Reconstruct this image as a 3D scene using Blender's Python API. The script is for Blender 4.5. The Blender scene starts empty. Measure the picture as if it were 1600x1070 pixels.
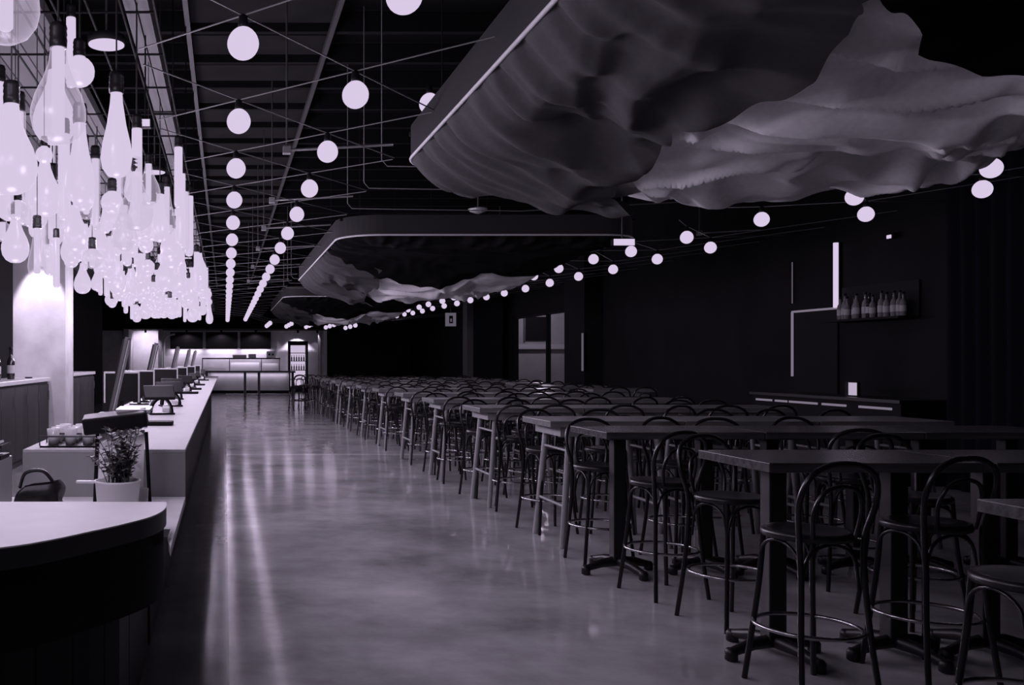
import bpy, math, random
from mathutils import Vector, Matrix, noise

C = bpy.context.scene.collection
PI = math.pi
R = random.Random(7)

# ------------------------------------------------------------------ camera, world, exposure
CAM_Z = 1.55
F = 1450.0          # focal length in pixels of the 1600 x 1070 frame
cd = bpy.data.cameras.new('camera')
cam = bpy.data.objects.new('camera', cd)
C.objects.link(cam)
cam.location = (0, 0, CAM_Z)
cam.rotation_euler = (PI / 2, 0, 0)
cd.sensor_fit = 'HORIZONTAL'
cd.sensor_width = 36
cd.lens = F / 1600 * 36
cd.shift_x = (800 - 352) / 1600
cd.shift_y = (563 - 535) / 1600
cd.clip_start = 0.05
cd.clip_end = 200
S = bpy.context.scene
S.camera = cam
S.view_settings.view_transform = 'Standard'
S.view_settings.look = 'None'
S.view_settings.exposure = 0.0
S.view_settings.gamma = 1.0
try:
    S.view_settings.use_curve_mapping = False
except Exception:
    pass
S.cycles.use_denoising = True
S.cycles.transparent_max_bounces = 40
S.cycles.max_bounces = 10
S.cycles.diffuse_bounces = 3
S.cycles.sample_clamp_indirect = 4.0
S.cycles.caustics_reflective = False
S.cycles.caustics_refractive = False

TINT = (0.878, 0.739, 1.0)
w = bpy.data.worlds.new('night')
S.world = w
w.use_nodes = True
w.node_tree.nodes['Background'].inputs[0].default_value = (*TINT, 1)
w.node_tree.nodes['Background'].inputs[1].default_value = 0.03

P_BULB = 5.5         # string bulb
P_PEND = 5.4         # glass pendant


def X(px, y):
    return (px - 352) / F * y


def Z(py, y):
    return CAM_Z + (563 - py) / F * y


# ------------------------------------------------------------------ materials
def mat(name, col=0.5, rough=0.6, metal=0.0, spec=0.5, var=0.0, scale=4.0, stretch=(1, 1, 1), bump=0.0, sheen=0.0):
    m = bpy.data.materials.new(name)
    m.use_nodes = True
    nt = m.node_tree
    b = nt.nodes['Principled BSDF']
    c = col if isinstance(col, tuple) else (col, col, col)
    b.inputs['Base Color'].default_value = (*c, 1)
    b.inputs['Roughness'].default_value = rough
    b.inputs['Metallic'].default_value = metal
    b.inputs['Specular IOR Level'].default_value = spec
    if sheen:
        b.inputs['Sheen Weight'].default_value = sheen
    if var or bump:
        tc = nt.nodes.new('ShaderNodeTexCoord')
        mp = nt.nodes.new('ShaderNodeMapping')
        mp.inputs['Scale'].default_value = stretch
        nz = nt.nodes.new('ShaderNodeTexNoise')
        nz.inputs['Scale'].default_value = scale
        nz.inputs['Detail'].default_value = 6
        nt.links.new(tc.outputs['Object'], mp.inputs[0])
        nt.links.new(mp.outputs[0], nz.inputs['Vector'])
        if var:
            rp = nt.nodes.new('ShaderNodeValToRGB')
            rp.color_ramp.elements[0].position = 0.3
            rp.color_ramp.elements[1].position = 0.7
            rp.color_ramp.elements[0].color = (*[x * (1 - var) for x in c], 1)
            rp.color_ramp.elements[1].color = (*[min(1, x * (1 + var)) for x in c], 1)
            nt.links.new(nz.outputs['Fac'], rp.inputs[0])
            nt.links.new(rp.outputs[0], b.inputs['Base Color'])
        if bump:
            bp = nt.nodes.new('ShaderNodeBump')
            bp.inputs['Strength'].default_value = bump
            bp.inputs['Distance'].default_value = 0.02
            nt.links.new(nz.outputs['Fac'], bp.inputs['Height'])
            nt.links.new(bp.outputs[0], b.inputs['Normal'])
    return m


def emis(name, strength=1.0, col=(0.694, 0.584, 0.791)):
    m = bpy.data.materials.new(name)
    m.use_nodes = True
    nt = m.node_tree
    nt.nodes.remove(nt.nodes['Principled BSDF'])
    e = nt.nodes.new('ShaderNodeEmission')
    e.inputs[0].default_value = (*col, 1)
    e.inputs[1].default_value = strength
    nt.links.new(e.outputs[0], nt.nodes['Material Output'].inputs[0])
    return m


def glass_mat(name, glow, clear):
    """thin lamp glass: see-through, the glow of its tube painted in as emission, stronger towards its outline"""
    m = bpy.data.materials.new(name)
    m.use_nodes = True
    nt = m.node_tree
    nt.nodes.remove(nt.nodes['Principled BSDF'])
    out = nt.nodes['Material Output']
    tr = nt.nodes.new('ShaderNodeBsdfTransparent')
    tr.inputs[0].default_value = (0.97, 0.97, 0.97, 1)
    gl = nt.nodes.new('ShaderNodeBsdfGlossy')
    gl.inputs['Roughness'].default_value = 0.3
    em = nt.nodes.new('ShaderNodeEmission')
    em.inputs[0].default_value = (0.694, 0.584, 0.791, 1)
    em.inputs[1].default_value = glow
    m1 = nt.nodes.new('ShaderNodeMixShader')
    m1.inputs[0].default_value = clear
    nt.links.new(em.outputs[0], m1.inputs[1])
    nt.links.new(tr.outputs[0], m1.inputs[2])
    # bright rim of refracted light painted as extra emission towards the outline
    lw = nt.nodes.new('ShaderNodeLayerWeight')
    lw.inputs[0].default_value = 0.5
    pw = nt.nodes.new('ShaderNodeMath')
    pw.operation = 'POWER'
    pw.inputs[1].default_value = 3.0
    nt.links.new(lw.outputs['Facing'], pw.inputs[0])
    mm = nt.nodes.new('ShaderNodeMapRange')
    mm.inputs['To Min'].default_value = clear
    mm.inputs['To Max'].default_value = clear * 0.25
    nt.links.new(pw.outputs[0], mm.inputs['Value'])
    nt.links.new(mm.outputs[0], m1.inputs[0])
    m2 = nt.nodes.new('ShaderNodeMixShader')
    m2.inputs[0].default_value = 0.012
    nt.links.new(m1.outputs[0], m2.inputs[1])
    nt.links.new(gl.outputs[0], m2.inputs[2])
    nt.links.new(m2.outputs[0], out.inputs[0])
    return m


def plank_mat(name, col, pitch, axis, rough=0.5, var=0.35):
    """boards: a step per board along AXIS, dark joints, grain"""
    m = bpy.data.materials.new(name)
    m.use_nodes = True
    nt = m.node_tree
    b = nt.nodes['Principled BSDF']
    b.inputs['Roughness'].default_value = rough
    b.inputs['Specular IOR Level'].default_value = 0.12
    tc = nt.nodes.new('ShaderNodeTexCoord')
    sp = nt.nodes.new('ShaderNodeSeparateXYZ')
    nt.links.new(tc.outputs['Object'], sp.inputs[0])
    dv = nt.nodes.new('ShaderNodeMath'); dv.operation = 'DIVIDE'; dv.inputs[1].default_value = pitch
    nt.links.new(sp.outputs[axis], dv.inputs[0])
    fl = nt.nodes.new('ShaderNodeMath'); fl.operation = 'FLOOR'
    nt.links.new(dv.outputs[0], fl.inputs[0])
    wn = nt.nodes.new('ShaderNodeTexWhiteNoise'); wn.noise_dimensions = '1D'
    nt.links.new(fl.outputs[0], wn.inputs['W'])
    fc = nt.nodes.new('ShaderNodeMath'); fc.operation = 'FRACT'
    nt.links.new(dv.outputs[0], fc.inputs[0])
    jt = nt.nodes.new('ShaderNodeMath'); jt.operation = 'GREATER_THAN'; jt.inputs[1].default_value = 0.06
    nt.links.new(fc.outputs[0], jt.inputs[0])
    mr = nt.nodes.new('ShaderNodeMapRange')
    mr.inputs['To Min'].default_value = col * (1 - var)
    mr.inputs['To Max'].default_value = col * (1 + var)
    nt.links.new(wn.outputs['Value'], mr.inputs['Value'])
    mu = nt.nodes.new('ShaderNodeMath'); mu.operation = 'MULTIPLY'
    nt.links.new(mr.outputs[0], mu.inputs[0])
    nt.links.new(jt.outputs[0], mu.inputs[1])
    ad = nt.nodes.new('ShaderNodeMath'); ad.operation = 'ADD'; ad.inputs[1].default_value = col * 0.12
    nt.links.new(mu.outputs[0], ad.inputs[0])
    nt.links.new(ad.outputs[0], b.inputs['Base Color'])
    return m


def floor_mat():
    m = bpy.data.materials.new('polished_concrete')
    m.use_nodes = True
    nt = m.node_tree
    b = nt.nodes['Principled BSDF']
    tc = nt.nodes.new('ShaderNodeTexCoord')
    n1 = nt.nodes.new('ShaderNodeTexNoise'); n1.inputs['Scale'].default_value = 0.9; n1.inputs['Detail'].default_value = 8; n1.inputs['Roughness'].default_value = 0.62
    n2 = nt.nodes.new('ShaderNodeTexNoise'); n2.inputs['Scale'].default_value = 5.0; n2.inputs['Detail'].default_value = 5
    nt.links.new(tc.outputs['Object'], n1.inputs['Vector'])
    nt.links.new(tc.outputs['Object'], n2.inputs['Vector'])
    rp = nt.nodes.new('ShaderNodeValToRGB')
    e = rp.color_ramp.elements
    e[0].position = 0.32; e[0].color = (0.22, 0.22, 0.22, 1)
    e[1].position = 0.70; e[1].color = (0.60, 0.60, 0.60, 1)
    nt.links.new(n1.outputs['Fac'], rp.inputs[0])
    # pale repaired joint across the aisle and thin saw cuts
    sp = nt.nodes.new('ShaderNodeSeparateXYZ')
    nt.links.new(tc.outputs['Object'], sp.inputs[0])
    s1 = nt.nodes.new('ShaderNodeMath'); s1.operation = 'COMPARE'; s1.inputs[1].default_value = 15.3; s1.inputs[2].default_value = 0.13
    nt.links.new(sp.outputs['Y'], s1.inputs[0])
    mx = nt.nodes.new('ShaderNodeMixRGB'); mx.inputs[2].default_value = (0.6, 0.6, 0.6, 1)
    nt.links.new(s1.outputs[0], mx.inputs[0])
    nt.links.new(rp.outputs[0], mx.inputs[1])
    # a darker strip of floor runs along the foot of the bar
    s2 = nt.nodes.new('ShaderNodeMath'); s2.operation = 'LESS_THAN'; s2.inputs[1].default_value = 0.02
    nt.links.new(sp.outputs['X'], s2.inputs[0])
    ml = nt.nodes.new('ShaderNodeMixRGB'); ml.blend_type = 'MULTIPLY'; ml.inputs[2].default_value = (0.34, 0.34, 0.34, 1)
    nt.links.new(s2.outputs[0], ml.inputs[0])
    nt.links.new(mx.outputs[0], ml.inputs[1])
    nt.links.new(ml.outputs[0], b.inputs['Base Color'])
    mr = nt.nodes.new('ShaderNodeMapRange')
    mr.inputs['To Min'].default_value = 0.08
    mr.inputs['To Max'].default_value = 0.22
    nt.links.new(n2.outputs['Fac'], mr.inputs['Value'])
    nt.links.new(mr.outputs[0], b.inputs['Roughness'])
    b.inputs['Specular IOR Level'].default_value = 0.16
    bp = nt.nodes.new('ShaderNodeBump'); bp.inputs['Strength'].default_value = 0.05; bp.inputs['Distance'].default_value = 0.01
    nt.links.new(n2.outputs['Fac'], bp.inputs['Height'])
    nt.links.new(bp.outputs[0], b.inputs['Normal'])
    return m


M = dict(
    floor=floor_mat(),
    black=mat('black_paint', 0.010, 0.7, spec=0.1),
    dark_wall=mat('dark_wall_paint', 0.012, 0.8, spec=0.06, var=0.2, scale=1.5),
    ceil=mat('black_ceiling', 0.010, 0.8, spec=0.06),
    deck=mat('ribbed_ceiling_deck', 0.018, 0.7, spec=0.03, var=0.25, scale=2.0),
    steel=mat('grey_steel', 0.07, 0.5, 0.2),
    galv=mat('galvanised', 0.4, 0.35, 0.8),
    timber=mat('timber_beam', 0.12, 0.6, spec=0.2, var=0.25, scale=3, stretch=(8, 0.4, 8)),
    soffit=plank_mat('soffit_boards', 0.12, 0.22, 'X', 0.6),
    counter_white=mat('white_stone', 0.42, 0.6, spec=0.02, var=0.03, scale=6),
    counter_pale=mat('pale_stone', 0.74, 0.6, spec=0.02, var=0.03, scale=6),
    counter_grey=mat('grey_laminate', 0.28, 0.5, var=0.05, scale=3),
    edge_shade=mat('counter_edge_shade', 0.015, 0.45),  # slab side turned from the lamps, its shade put into the colour
    counter_wood=plank_mat('dark_counter_boards', 0.03, 0.12, 'Y', 0.5),
    back_wood=plank_mat('back_bar_boards', 0.022, 0.22, 'Y', 0.45),
    plaster=mat('pale_plaster', 0.55, 0.8, var=0.12, scale=2.5, bump=0.15),
    column=mat('column_concrete', 0.34, 0.8, var=0.18, scale=2.5, bump=0.15),
    post=mat('dark_grey_paint', 0.10, 0.8),  # one even dark grey for the post and the far pier
    plaster_grey=mat('grey_plaster', 0.36, 0.8, var=0.1, scale=2.0),
    stool=mat('black_bentwood', 0.007, 0.28, spec=0.5),
    seat=mat('dark_seat', 0.010, 0.35),
    chrome=mat('worn_chrome', 0.45, 0.22, 1.0),
    iron=mat('cast_iron', 0.007, 0.45),
    top_dark=mat('dark_table_wood', 0.07, 0.25, var=0.45, scale=5, stretch=(0.5, 6, 6)),
    top_light=mat('worn_table_wood', 0.19, 0.28, var=0.35, scale=5, stretch=(0.5, 6, 6)),
    trestle=mat('pale_trestle_wood', 0.26, 0.5, var=0.2, scale=6, stretch=(4, 4, 0.6)),
    drape_dark=mat('charcoal_drape', 0.078, 0.9, spec=0.05, var=0.08, scale=30),
    drape_light=mat('pale_drape', 0.9, 0.9, spec=0.05, var=0.06, scale=30),
    canopy_band=mat('canopy_band_cloth', 0.04, 0.9, spec=0.05),
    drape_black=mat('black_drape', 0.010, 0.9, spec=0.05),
    rope=mat('pale_rope', 0.6, 0.7),
    cable=mat('cable', 0.16, 0.5),
    cord=mat('black_cord', 0.02, 0.6),
    curtain=mat('navy_curtain', (0.008, 0.008, 0.011), 0.85, spec=0.05),
    plastic=mat('black_plastic', 0.010, 0.4, spec=0.15),
    rubber=mat('black_rubber', 0.010, 0.7, spec=0.1),
    screen=mat('dark_screen', 0.006, 0.4, spec=0.03),
    pale_metal=mat('pale_metal', 0.55, 0.35, 0.3),
    white=mat('white_enamel', 0.88, 0.3),
    paper=mat('paper', 0.75, 0.8),
    leaf=mat('leaf', 0.10, 0.5, var=0.5, scale=20),
    leaf_pale=mat('pale_leaf', 0.32, 0.5, var=0.4, scale=20),
    soil=mat('soil', 0.03, 0.9),
    leather=mat('black_leather', 0.02, 0.4, bump=0.3, scale=12),
    bottle_dark=mat('dark_bottle_glass', 0.015, 0.06),
    bottle_pale=mat('pale_bottle_glass', 0.16, 0.06),
    tumbler=mat('pale_tumbler_glass', 0.7, 0.08),
    e_bulb=emis('lit_bulb', 1.0),
    e_tube=emis('lit_tube', 1.0),
    e_disc=emis('lit_disc', 1.0),
    e_strip=emis('lit_strip', 1.0),
    e_dim=emis('dim_glow', 0.28),
    e_screen=emis('lit_fridge', 0.85),
    e_soft=emis('lit_sign', 0.16),
    glass=glass_mat('lamp_glass_clear', 0.9, 0.80),
    glass_glow=glass_mat('lamp_glass_glowing', 1.0, 0.12),
)


# ------------------------------------------------------------------ mesh building
class MB:
    def __init__(self):
        self.v, self.f, self.s = [], [], []

    def add(self, vs, fs, smooth=False):
        n = len(self.v)
        self.v += [tuple(p) for p in vs]
        for f in fs:
            self.f.append([i + n for i in f])
            self.s.append(smooth)
        return self

    def box(self, x0, x1, y0, y1, z0, z1):
        v = [(x0, y0, z0), (x1, y0, z0), (x1, y1, z0), (x0, y1, z0), (x0, y0, z1), (x1, y0, z1), (x1, y1, z1), (x0, y1, z1)]
        return self.add(v, [(3, 2, 1, 0), (4, 5, 6, 7), (0, 1, 5, 4), (1, 2, 6, 5), (2, 3, 7, 6), (3, 0, 4, 7)])

    def obox(self, c, size, rot=(0, 0, 0)):
        """box centred at C, turned by euler ROT"""
        from mathutils import Euler
        e = Euler(rot).to_matrix()
        hx, hy, hz = [k / 2 for k in size]
        v = [Vector(c) + e @ Vector((sx * hx, sy * hy, sz * hz)) for sz in (-1, 1) for sx, sy in ((-1, -1), (1, -1), (1, 1), (-1, 1))]
        return self.add(v, [(3, 2, 1, 0), (4, 5, 6, 7), (0, 1, 5, 4), (1, 2, 6, 5), (2, 3, 7, 6), (3, 0, 4, 7)])

    def tube(self, pts, r, n=8, closed=False, radii=None):
        pts = [Vector(p) for p in pts]
        k = len(pts)
        vs, fs = [], []
        prev = None
        for i, p in enumerate(pts):
            a = pts[(i - 1) % k] if (closed or i > 0) else p
            b = pts[(i + 1) % k] if (closed or i < k - 1) else p
            t = (b - a)
            t = t.normalized() if t.length > 1e-9 else Vector((0, 0, 1))
            if prev is None:
                u = t.cross(Vector((0, 0, 1)))
                if u.length < 1e-3:
                    u = t.cross(Vector((1, 0, 0)))
            else:
                u = prev - t * prev.dot(t)
                if u.length < 1e-6:
                    u = t.cross(Vector((0, 0, 1)))
            u.normalize()
            prev = u
            w_ = t.cross(u)
            rr = radii[i] if radii else r
            for j in range(n):
                an = 2 * PI * j / n
                vs.append(p + (u * math.cos(an) + w_ * math.sin(an)) * rr)
        for i in range(k if closed else k - 1):
            i2 = (i + 1) % k
            for j in range(n):
                j2 = (j + 1) % n
                fs.append((i * n + j, i * n + j2, i2 * n + j2, i2 * n + j))
        self.add(vs, fs, True)
        if not closed:
            self.add([vs[j] for j in range(n)], [tuple(range(n))])
            self.add([vs[(k - 1) * n + j] for j in range(n)], [tuple(reversed(range(n)))])
        return self

    def lathe(self, prof, n=24, c=(0, 0, 0), cap=True):
        vs, fs = [], []
        for r, z in prof:
            for j in range(n):
                a = 2 * PI * j / n
                vs.append((c[0] + r * math.cos(a), c[1] + r * math.sin(a), c[2] + z))
        for i in range(len(prof) - 1):
            for j in range(n):
                j2 = (j + 1) % n
                fs.append((i * n + j, i * n + j2, (i + 1) * n + j2, (i + 1) * n + j))
        if cap:
            fs.append(tuple(reversed(range(n))))
            fs.append(tuple((len(prof) - 1) * n + j for j in range(n)))
        return self.add(vs, fs, True)

    def prism(self, poly, z0, z1):
        n = len(poly)
        vs = [(x, y, z0) for x, y in poly] + [(x, y, z1) for x, y in poly]
        fs = [tuple(reversed(range(n))), tuple(range(n, 2 * n))]
        for i in range(n):
            j = (i + 1) % n
            fs.append((i, j, n + j, n + i))
        return self.add(vs, fs)

    def grid(self, fn, nu, nv, smooth=True):
        vs = [fn(i / nu, j / nv) for j in range(nv + 1) for i in range(nu + 1)]
        fs = [(j * (nu + 1) + i, j * (nu + 1) + i + 1, (j + 1) * (nu + 1) + i + 1, (j + 1) * (nu + 1) + i) for j in range(nv) for i in range(nu)]
        return self.add(vs, fs, smooth)

    def build(self, name, material, parent=None, bevel=0.0, loc=None):
        me = bpy.data.meshes.new(name)
        me.from_pydata(self.v, [], self.f)
        me.polygons.foreach_set('use_smooth', self.s)
        me.update()
        me.materials.append(M[material] if isinstance(material, str) else material)
        o = bpy.data.objects.new(name, me)
        C.objects.link(o)
        if parent is not None:
            o.parent = parent
        if loc:
            o.location = loc
        if bevel:
            b = o.modifiers.new('bevel', 'BEVEL')
            b.width = bevel
            b.segments = 2
            b.limit_method = 'ANGLE'
            b.angle_limit = 0.7
        return o


def spline(pts, k=6):
    """Catmull-Rom through PTS"""
    P = [Vector(p) for p in pts]
    out = []
    for i in range(len(P) - 1):
        a = P[i - 1] if i else P[i] * 2 - P[i + 1]
        b, c = P[i], P[i + 1]
        d = P[i + 2] if i + 2 < len(P) else P[i + 1] * 2 - P[i]
        for j in range(k):
            t = j / k
            out.append(0.5 * (2 * b + (c - a) * t + (2 * a - 5 * b + 4 * c - d) * t * t + (3 * b - a - 3 * c + d) * t ** 3))
    out.append(P[-1])
    return out


def thing(name, label, cat, loc=(0, 0, 0), rotz=0.0, group=None):
    o = bpy.data.objects.new(name, None)
    o.empty_display_size = 0.1
    C.objects.link(o)
    o.location = loc
    o.rotation_euler = (0, 0, rotz)
    return tag(o, label, cat, group)


def tag(o, label, cat, group=None):
    o['label'] = label
    o['category'] = cat
    if group:
        o['group'] = group
    return o


def struct(o):
    o['kind'] = 'structure'
    return o


def dup(root, loc, rotz=0.0, label=None, group=None):
    r = root.copy()
    C.objects.link(r)
    r.location = loc
    r.rotation_euler = (0, 0, rotz)
    if label:
        r['label'] = label
    if group:
        r['group'] = group
    for ch in list(root.children):
        c = ch.copy()
        C.objects.link(c)
        c.parent = r
        for g in list(ch.children):
            d = g.copy()
            C.objects.link(d)
            d.parent = c
    return r


def point(name, power, radius, parent=None, loc=(0, 0, 0)):
    l = bpy.data.lights.new(name, 'POINT')
    l.energy = power
    l.color = TINT
    l.shadow_soft_size = radius
    o = bpy.data.objects.new(name, l)
    C.objects.link(o)
    o.location = loc
    if parent is not None:
        o.parent = parent
    return o


def spot(name, power, angle, parent, loc, direction=(0, 0, -1), blend=0.4, radius=0.04):
    l = bpy.data.lights.new(name, 'SPOT')
    l.energy = power
    l.color = TINT
    l.spot_size = angle
    l.spot_blend = blend
    l.shadow_soft_size = radius
    o = bpy.data.objects.new(name, l)
    C.objects.link(o)
    o.location = loc
    o.rotation_euler = Vector(direction).to_track_quat('-Z', 'Y').to_euler()
    if parent is not None:
        o.parent = parent
    return o


ORD = 'zeroth first second third fourth fifth sixth seventh eighth ninth tenth eleventh twelfth thirteenth fourteenth fifteenth sixteenth seventeenth eighteenth nineteenth twentieth twenty-first twenty-second twenty-third twenty-fourth'.split()

# ================================================================== the setting
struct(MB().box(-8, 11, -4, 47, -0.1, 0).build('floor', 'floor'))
struct(MB().box(-8, 11, -4, 47, 5.25, 5.35).build('ceiling', 'ceil'))
struct(MB().box(-8, -7.8, -4, 47, 0, 5.25).build('wall_left', 'dark_wall'))
struct(MB().box(-7.8, 4.95, 46.6, 46.8, 0, 5.25).build('wall_back', 'plaster'))
struct(MB().box(4.95, 9.0, 45.0, 45.2, 0, 5.25).build('wall_partition', 'dark_wall'))
# wall behind the back bar
struct(MB().box(-4.7, -4.5, 2, 34, 0, 5.25).build('wall_bar', 'dark_wall'))
struct(MB().box(-7.8, -4.9, 34.0, 34.2, 0, 5.25).build('wall_screen', 'dark_wall'))
# right wall with an opening to the next room (Y 23.6 .. 29.1)
wr = MB().box(9.0, 9.2, -4, 23.6, 0, 5.25)
wr.box(9.0, 9.2, 29.1, 47, 0, 5.25).box(9.0, 9.2, 23.6, 29.1, 0, 0.75).box(9.0, 9.2, 23.6, 29.1, 2.9, 5.25)
struct(wr.build('wall_right', 'dark_wall'))
# bulkhead at the end of the hall, the lit kitchen front is below it
struct(MB().box(-7.8, 9.0, 44.2, 46.6, 3.05, 5.25).build('trim_bulkhead', 'ceil'))
# ribbed deck strip between the rails, seen between black ceiling zones
dk = MB()
y = 3.0
while y < 44:
    dk.box(-0.4, 1.15, y, y + 0.62, 5.05, 5.20)
    y += 1.0
struct(dk.build('trim_deck', 'deck'))
pr = MB()
y = 3.62
while y < 44:
    pr.box(-7, 9, y + 0.12, y + 0.20, 5.0, 5.22)
    y += 1.0
struct(pr.build('trim_purlin', 'ceil'))
for xx, yy in ((-0.38, 0), (1.10, 1)):
    struct(MB().box(xx - 0.025, xx + 0.025, 2, 44, 4.93, 4.99).build('trim_rail', 'steel'))
# doubled timber beam running the length of the hall over the bar
bm = MB().box(-0.66, -0.585, 1.0, 44, 3.86, 4.02).box(-0.575, -0.50, 1.0, 44, 3.86, 4.02)
struct(bm.build('trim_beam', 'timber'))
st = MB()
for k in range(14):
    st.box(-0.668, -0.492, 2.6 + k * 3.0, 2.66 + k * 3.0, 3.852, 4.03)
struct(st.build('trim_strap', 'black'))
# boarded soffit above the bar
struct(MB().box(-7.8, -1.24, 1.0, 34, 3.92, 4.02).build('trim_soffit', 'soffit'))
# concrete column behind the bar
struct(MB().box(-3.62, -2.72, 15.8, 16.6, 0, 3.92).build('trim_column', 'column', bevel=0.01))
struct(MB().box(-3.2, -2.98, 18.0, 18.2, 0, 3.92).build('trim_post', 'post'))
# columns on the right wall
struct(MB().box(8.55, 9.0, 22.1, 23.4, 0, 5.25).build('trim_pier', 'dark_wall'))
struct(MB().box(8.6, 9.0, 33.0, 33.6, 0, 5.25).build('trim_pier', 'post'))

# ================================================================== long bar counter
cn = thing('bar_counter', 'long pale stone topped bar counter running down the hall', 'bar counter', (0, 0, 0))
MB().box(-1.07, -0.21, 4.9, 27.4, 1.062, 1.08).build('counter_top', 'counter_white', cn, bevel=0.004)
MB().box(-1.05, -0.41, 5.06, 27.3, 0.0, 1.062).build('body', 'counter_wood', cn)
MB().box(-1.07, -0.212, 4.9, 4.945, 0.83, 1.062).build('end_panel', 'counter_grey', cn)

lg = thing('service_ledge', 'lower pale stone ledge joined to the near end of the long bar', 'counter', (0, 0, 0))
MB().prism([(-2.6, 3.965), (-0.235, 3.965), (-0.236, 3.75), (-0.21, 3.56), (-0.21, 4.9), (-2.6, 4.9)], 0.795, 0.83).build('ledge_top', 'counter_pale', lg, bevel=0.002)
MB().box(-2.6, -0.41, 3.97, 4.9, 0.0, 0.795).build('body', 'counter_wood', lg)

curve = [(-0.25, 3.94), (-0.243, 3.80), (-0.254, 3.68), (-0.285, 3.57), (-0.33, 3.48), (-0.39, 3.38), (-0.46, 3.28), (-0.59, 3.10), (-0.72, 2.98), (-1.0, 2.82), (-1.4, 2.70), (-2.6, 2.60)]
fc = thing('rounded_counter', 'low counter with a rounded pale top and edge painted in shade at the corner', 'counter', (0, 0, 0))
MB().prism(list(reversed([(p.x, p.y) for p in spline([(a, b, 0) for a, b in curve], 4)] + [(-2.6, 3.95)])), 0.945, 0.95).build('counter_top', 'counter_pale', fc)
MB().prism(list(reversed([(p.x, p.y) for p in spline([(a, b, 0) for a, b in curve], 4)] + [(-2.6, 3.95)])), 0.875, 0.9449).build('edge_band', 'edge_shade', fc)
ins = [(p.x - 0.012, p.y + 0.012) for p in spline([(a, b, 0) for a, b in curve], 4)]
ins[0] = (ins[0][0], 3.93)
MB().prism(list(reversed(ins + [(-2.59, 3.93)])), 0.60, 0.8749).build('fascia', 'black', fc)
MB().prism(list(reversed([(-0.405, 3.9), (-0.405, 3.55), (-0.5, 3.42), (-0.75, 3.15), (-1.0, 3.0), (-2.58, 2.8), (-2.58, 3.9)])), 0.0, 0.60).build('base', 'counter_wood', fc)

# ------------------------------------------------------------------ back bar cabinets and what stands on them
def back_cabinet(y0, y1, x0, x1, z, label):
    t = thing('back_cabinet', label, 'cabinet', (x1, y0, 0), 0, None)
    n = max(2, round((y1 - y0) / 0.85))
    L = y1 - y0
    MB().box(x0 - x1, -0.02, 0, L, 0, z - 0.06).build('body', 'back_wood', t)
    MB().box(x0 - x1, 0.03, -0.02, L + 0.02, z - 0.06, z).build('worktop', 'pale_metal', t, bevel=0.004)
    for k in range(n):
        d = MB().box(-0.019, 0.004, k * L / n + 0.01, (k + 1) * L / n - 0.01, 0.1, z - 0.11).build('door', 'back_wood', t)
        MB().tube([(0.02, (k + 1) * L / n - 0.08, z - 0.38), (0.02, (k + 1) * L / n - 0.08, z - 0.22)], 0.007).build('handle', 'steel', d)
    return t


back_cabinet(6.5, 15.76, -3.6, -3.0, 1.26, 'dark boarded back bar cabinet in front of the concrete column')
back_cabinet(18.2, 21.2, -3.6, -3.0, 1.30, 'shadowed boarded back bar cabinet beyond the concrete column')


def bottle_mb(r=0.038, h=0.31):
    return MB().lathe([(r * 0.9, 0), (r, 0.01), (r, h * 0.55), (r * 0.85, h * 0.64), (r * 0.38, h * 0.74), (r * 0.34, h * 0.97), (r * 0.42, h * 0.975), (r * 0.42, h)], 14)


def bottle(loc, m, s, label, group):
    t = thing('bottle', label, 'bottle', loc, 0, group)
    t.scale = (s, s, s)
    bottle_mb().build('glass_body', m, t)
    MB().lathe([(0.0405, 0.06), (0.0405, 0.14)], 14, cap=False).build('paper_label', 'plaster_grey', t)
    MB().lathe([(0.018, 0.29), (0.018, 0.318)], 10).build('cap', 'plastic', t)
    return t


bottle((-3.28, 14.2, 1.26), 'bottle_dark', 1.55, 'dark bottle standing alone on the cabinet beside the bright column', 'bottles on the back cabinet')
bottle((-3.38, 13.75, 1.26), 'bottle_dark', 1.45, 'dark bottle on the back cabinet at the picture edge', 'bottles on the back cabinet')
bottle((-3.46, 13.9, 1.26), 'bottle_pale', 1.3, 'pale bottle behind the dark bottle on the back cabinet', 'bottles on the back cabinet')
sc = thing('ashtray', 'small dark dish on the cabinet beside the concrete column', 'dish', (-3.2, 15.1, 1.26))
MB().lathe([(0.05, 0), (0.07, 0.02), (0.062, 0.02), (0.045, 0.006)], 18).build('dish', 'plastic', sc)
# shelf on the wall behind with bottles
sh = thing('wall_shelf', 'dark bottle shelf unit on the bar wall beside the column', 'shelf', (-4.5, 14.0, 1.9))
for k in range(2):
    MB().box(0, 0.3, 0, 2.8, k * 0.55, k * 0.55 + 0.04).build('board', 'back_wood', sh)
MB().box(0, 0.3, -0.04, 0, -0.1, 1.2).build('side_panel', 'back_wood', sh)
MB().box(0, 0.3, 2.8, 2.84, -0.1, 1.2).build('side_panel', 'back_wood', sh)
for k in range(7):
    bottle((-4.33, 14.3 + k * 0.36, 1.94), 'bottle_pale' if k % 2 else 'bottle_dark', 1.2, 'bottle in the lit row on the bar wall shelf', 'bottles on the bar wall shelf')

# ================================================================== things on the bar
mat_y = [6.75, 13.1, 14.9, 17.5, 21.6]
for k, yy in enumerate(mat_y):
    o = MB().box(-0.12, 0.12, -0.09, 0.09, 0, 0.03).build('bar_mat', 'rubber', None, bevel=0.008, loc=(-0.50, yy, 1.08))
    tag(o, f'black rubber bar mat on the white counter, {ORD[k + 1]} from the camera', 'mat', 'bar mats along the counter')


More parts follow.
